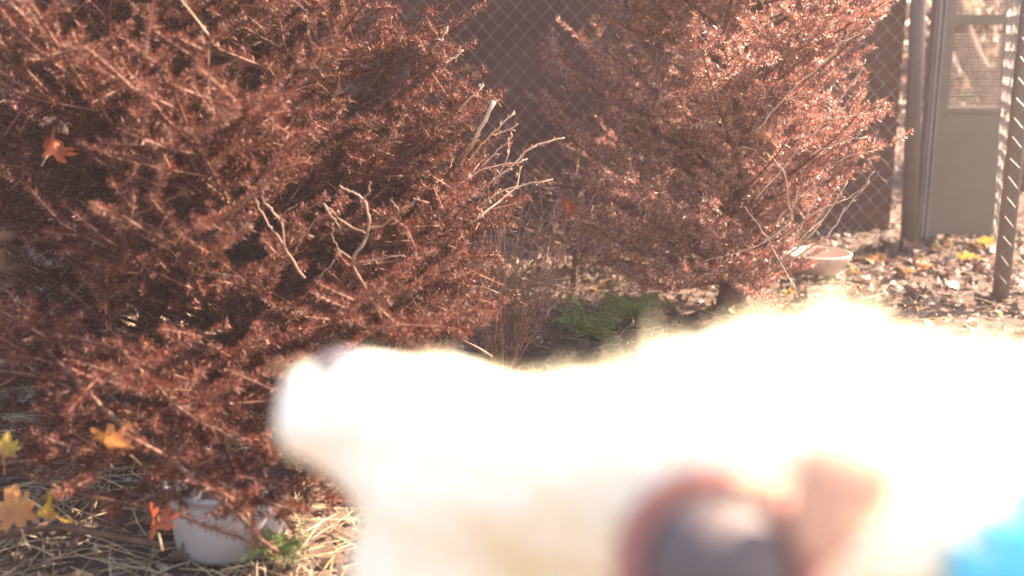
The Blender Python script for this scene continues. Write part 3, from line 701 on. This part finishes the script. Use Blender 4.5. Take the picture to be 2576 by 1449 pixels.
tag(leaves('woodland', p, rng.uniform(0.06, 0.16, len(p)), M['back'], 1.2, 0.6), 'distant sunlit autumn undergrowth behind the yard', 'woodland', kind='stuff')

tb = W(2560, 470, 5.3)
tr_ = empty('bare_tree', (tb[0] + 0.1, 5.3, 0), 'leaning dark tree trunk seen through the wire screen of the door', 'tree')
pts = smooth_path([(tb[0] + 0.1, 5.3, -0.05), W(2545, 380, 5.3), W(2495, 240, 5.3), W(2435, 130, 5.3), W(2400, 0, 5.35), W(2390, -150, 5.4)])
MB().tube(pts, list(np.linspace(0.075, 0.045, len(pts))), 12).build('trunk', M['bark'], tr_)
pts = smooth_path([W(2500, 250, 5.3), W(2525, 150, 5.25), W(2540, 20, 5.2), W(2545, -120, 5.2)]); MB().tube(pts, list(np.linspace(0.035, 0.02, len(pts))), 8).build('limb', M['bark'], tr_)

# ------------------------------------------------------------------ the pale dog close to the lens
import bmesh
def blob(bm, c, r, sc=(1, 1, 1)):
    mt = Matrix.Translation(Vector(c)) @ Matrix.Diagonal((r * sc[0], r * sc[1], r * sc[2], 1))
    bmesh.ops.create_icosphere(bm, subdivisions=3, radius=1.0, matrix=mt)
def limb(bm, a, ra, b, rb, n=9):
    a, b = np.array(a), np.array(b)
    for t_ in np.linspace(0, 1, n): blob(bm, a + (b - a) * t_, ra + (rb - ra) * t_)
bm = bmesh.new()
tip = W(815, 1030, 0.46); mid = W(1090, 1060, 0.44); stop = W(1370, 1190, 0.405); skull = W(1900, 1215, 0.375); neck = W(2420, 1265, 0.385)
D = lambda p_: p_[1]
limb(bm, tip, 0.0235, mid, 0.0285, 7); limb(bm, mid, 0.0285, stop, 0.034, 6); limb(bm, stop, 0.034, skull, 0.051, 9); limb(bm, skull, 0.051, neck, 0.056, 8)
limb(bm, W(850, 1085, 0.46), 0.017, W(1120, 1200, 0.43), 0.034, 8)                       # lower jaw
blob(bm, W(1900, 1020, 0.385), 0.030); blob(bm, W(2080, 930, 0.40), 0.024); blob(bm, W(1735, 985, 0.385), 0.020)  # brow, crown tufts
chest = np.array([0.085, 0.47, 0.48])
limb(bm, neck, 0.056, chest + [0.14, 0.02, 0.02], 0.095, 8)
limb(bm, W(1180, 1230, 0.43), 0.038, W(1130, 1560, 0.45), 0.050, 7)                      # throat and ruff
blob(bm, chest, 0.105)
limb(bm, chest, 0.105, (0.46, 0.62, 0.43), 0.118, 7); limb(bm, (0.46, 0.62, 0.43), 0.118, (0.80, 0.80, 0.44), 0.105, 8)
for (hx, hy) in ((0.10, 0.42), (0.22, 0.58)):                                           # forelegs
    limb(bm, (hx + 0.04, hy, 0.42), 0.055, (hx + 0.03, hy, 0.22), 0.030, 8); limb(bm, (hx + 0.03, hy, 0.22), 0.030, (hx, hy, 0.05), 0.022, 7); blob(bm, (hx - 0.015, hy - 0.005, 0.028), 0.030, (1.4, 1, 0.8))
for (hx, hy) in ((0.80, 0.72), (0.74, 0.88)):                                           # hind legs: knee forward, hock back
    limb(bm, (hx, hy, 0.45), 0.080, (hx - 0.06, hy, 0.28), 0.048, 8); limb(bm, (hx - 0.06, hy, 0.28), 0.046, (hx + 0.08, hy, 0.15), 0.024, 8); limb(bm, (hx + 0.08, hy, 0.15), 0.024, (hx + 0.06, hy, 0.04), 0.021, 6); blob(bm, (hx + 0.04, hy, 0.027), 0.029, (1.4, 1, 0.8))
limb(bm, (0.88, 0.84, 0.48), 0.032, (1.15, 0.97, 0.42), 0.016, 9)                       # tail
me = bpy.data.meshes.new('dog_tmp'); bm.to_mesh(me); bm.free()
tmp = bpy.data.objects.new('dog_tmp', me); C.objects.link(tmp)
rm = tmp.modifiers.new('r', 'REMESH'); rm.mode = 'VOXEL'; rm.voxel_size = 0.006
sm = tmp.modifiers.new('s', 'SMOOTH'); sm.iterations = 8; sm.factor = 0.6
bpy.context.view_layer.update()
dm = bpy.data.meshes.new_from_object(tmp.evaluated_get(bpy.context.evaluated_depsgraph_get()))
bpy.data.objects.remove(tmp)
dog = empty('dog', (0.40, 0.60, 0), 'overexposed pale furry dog passing right in front of the lens, out of focus', 'dog')
nv_ = len(dm.vertices); co = np.zeros(nv_ * 3); dm.vertices.foreach_get('co', co); co = co.reshape(-1, 3)
no = np.zeros(nv_ * 3); dm.vertices.foreach_get('normal', no); no = no.reshape(-1, 3)
lump = (np.sin(co[:, 0] * 140 + 2 * np.sin(co[:, 2] * 90)) + np.sin(co[:, 2] * 120 + co[:, 1] * 100)) * 0.0011
co2 = co + no * lump[:, None]
dm.vertices.foreach_set('co', (co2 - np.array(dog.location)).ravel()); dm.update(); dm.name = 'body'
link('body', dm, M['fur'], dog)
# fur: flat tapering locks, longer on neck and back than on the face
rng = np.random.default_rng(77)
idx = rng.integers(0, nv_, 60000); P_ = co2[idx] + rng.normal(0, 0.002, (len(idx), 3)); N_ = no[idx]
pa, pb = W(2360, 1362, 0.33), W(2600, 1225, 0.33); pn = np.cross(pb - pa, [0.05, 1.0, -0.1]); pn *= -1 if pn[2] > 0 else 1
keep = (P_[:, 2] > 0.05) & ~(((P_ - pa) @ pn > 0) & (P_[:, 2] > 0.34) & (P_[:, 2] < 0.625) & (P_[:, 0] < 0.78) & (P_[:, 0] > 0.14))
P_, N_ = P_[keep], N_[keep]
flow = np.array([0.75, 0.25, -0.35]); T_ = flow - N_ * (N_ @ flow)[:, None] + rng.normal(0, 0.25, N_.shape); T_ /= np.linalg.norm(T_, axis=1)[:, None]
Ln = np.clip(0.004 + 0.05 * (P_[:, 0] + 0.06), 0.003, 0.016)[:, None] * rng.uniform(0.6, 1.3, (len(P_), 1))
Dd = N_ * 0.55 + T_ * 0.85; sid = np.cross(Dd, N_); sid /= np.linalg.norm(sid, axis=1)[:, None] + 1e-9
wq = 0.0009
q0 = P_ - sid * wq; q1 = P_ + sid * wq; q2 = P_ + Dd * Ln + T_ * Ln * 0.2
fast_mesh('fur', np.stack([q0, q1, q2], 1).reshape(-1, 3), 3, M['hair'], dog)
# eye with lids, ear, nose, collar
ec = W(1805, 1430, 0.325)
bm = bmesh.new(); bmesh.ops.create_uvsphere(bm, u_segments=28, v_segments=18, radius=0.0245, matrix=Matrix.Translation(Vector(ec) - dog.location))
me = bpy.data.meshes.new('eye'); bm.to_mesh(me); bm.free(); link('eye', me, M['eye'], dog)
mb = MB(); vd = -ray(1805, 1430); vd /= np.linalg.norm(vd); a1 = np.cross(vd, [0, 0, 1.0]); a1 /= np.linalg.norm(a1); a2 = np.cross(a1, vd)
th = np.linspace(0, 2 * np.pi, 40)
ringp = np.array([ec + vd * 0.004 + 0.0262 * (a1 * math.cos(t_) * 1.06 + a2 * math.sin(t_)) for t_ in th])
mb.tube(ringp, 0.0062, 10, False); mb.build('eyelid', M['skin'], dog)
ev = []
ea = [W(2020, 1125, 0.318), W(2130, 1090, 0.322), W(2260, 1150, 0.326), W(2230, 1260, 0.325), W(2120, 1400, 0.318), W(2020, 1440, 0.316), W(1985, 1300, 0.316)]
ctr = sum(ea) / len(ea); bm = bmesh.new()
out_ = smooth_path(ea + [ea[0]], 5)[:-1]; n = len(out_)
rings = []
for s, o_ in ((1.0, 0), (0.8, 0.004), (0.5, 0.006), (0.2, 0.007)):
    rings.append([bm.verts.new(Vector(ctr + (p_ - ctr) * s + vd * o_) - dog.location) for p_ in out_])
for r_a, r_b in zip(rings, rings[1:]):
    for i in range(n): bm.faces.new((r_a[i], r_a[(i + 1) % n], r_b[(i + 1) % n], r_b[i]))
bm.faces.new(rings[-1])
back_ = [bm.verts.new(Vector(ctr + (p_ - ctr) * 0.95 - vd * 0.004) - dog.location) for p_ in out_]
for i in range(n): bm.faces.new((rings[0][(i + 1) % n], rings[0][i], back_[i], back_[(i + 1) % n]))
me = bpy.data.meshes.new('ear'); bm.to_mesh(me); bm.free(); link('ear', me, M['ear'], dog)
bm = bmesh.new(); nc = W(865, 925, 0.458)
bmesh.ops.create_uvsphere(bm, u_segments=20, v_segments=14, radius=1, matrix=Matrix.Translation(Vector(nc) - dog.location) @ Matrix.Diagonal((0.012, 0.012, 0.007, 1)))
me = bpy.data.meshes.new('nose'); bm.to_mesh(me); bm.free(); link('nose', me, M['nose'], dog)
# blue cloth coat: a shell 6 mm proud of the body over the shoulders, chest and back
pa, pb = W(2360, 1362, 0.33), W(2600, 1225, 0.33); pn = np.cross(pb - pa, [0.05, 1.0, -0.1]); pn /= np.linalg.norm(pn)
if pn[2] > 0: pn = -pn
inside = ((co2 - pa) @ pn > 0) & (co2[:, 2] > 0.34) & (co2[:, 2] < 0.625) & (co2[:, 0] < 0.78) & (co2[:, 0] > 0.14)
cm = bmesh.new(); vm = {}
sh_co = co2 + no * 0.006
for pgn in dm.polygons:
    if all(inside[i] for i in pgn.vertices):
        vv = []
        for i in pgn.vertices:
            if i not in vm: vm[i] = cm.verts.new(Vector(sh_co[i]) - dog.location)
            vv.append(vm[i])
        cm.faces.new(vv)
me = bpy.data.meshes.new('coat'); cm.to_mesh(me); cm.free()
co_o = link('blue_coat', me, M['coat'], dog)
so = co_o.modifiers.new('thickness', 'SOLIDIFY'); so.thickness = 0.003; so.offset = -1
print('coat faces', len(me.polygons))
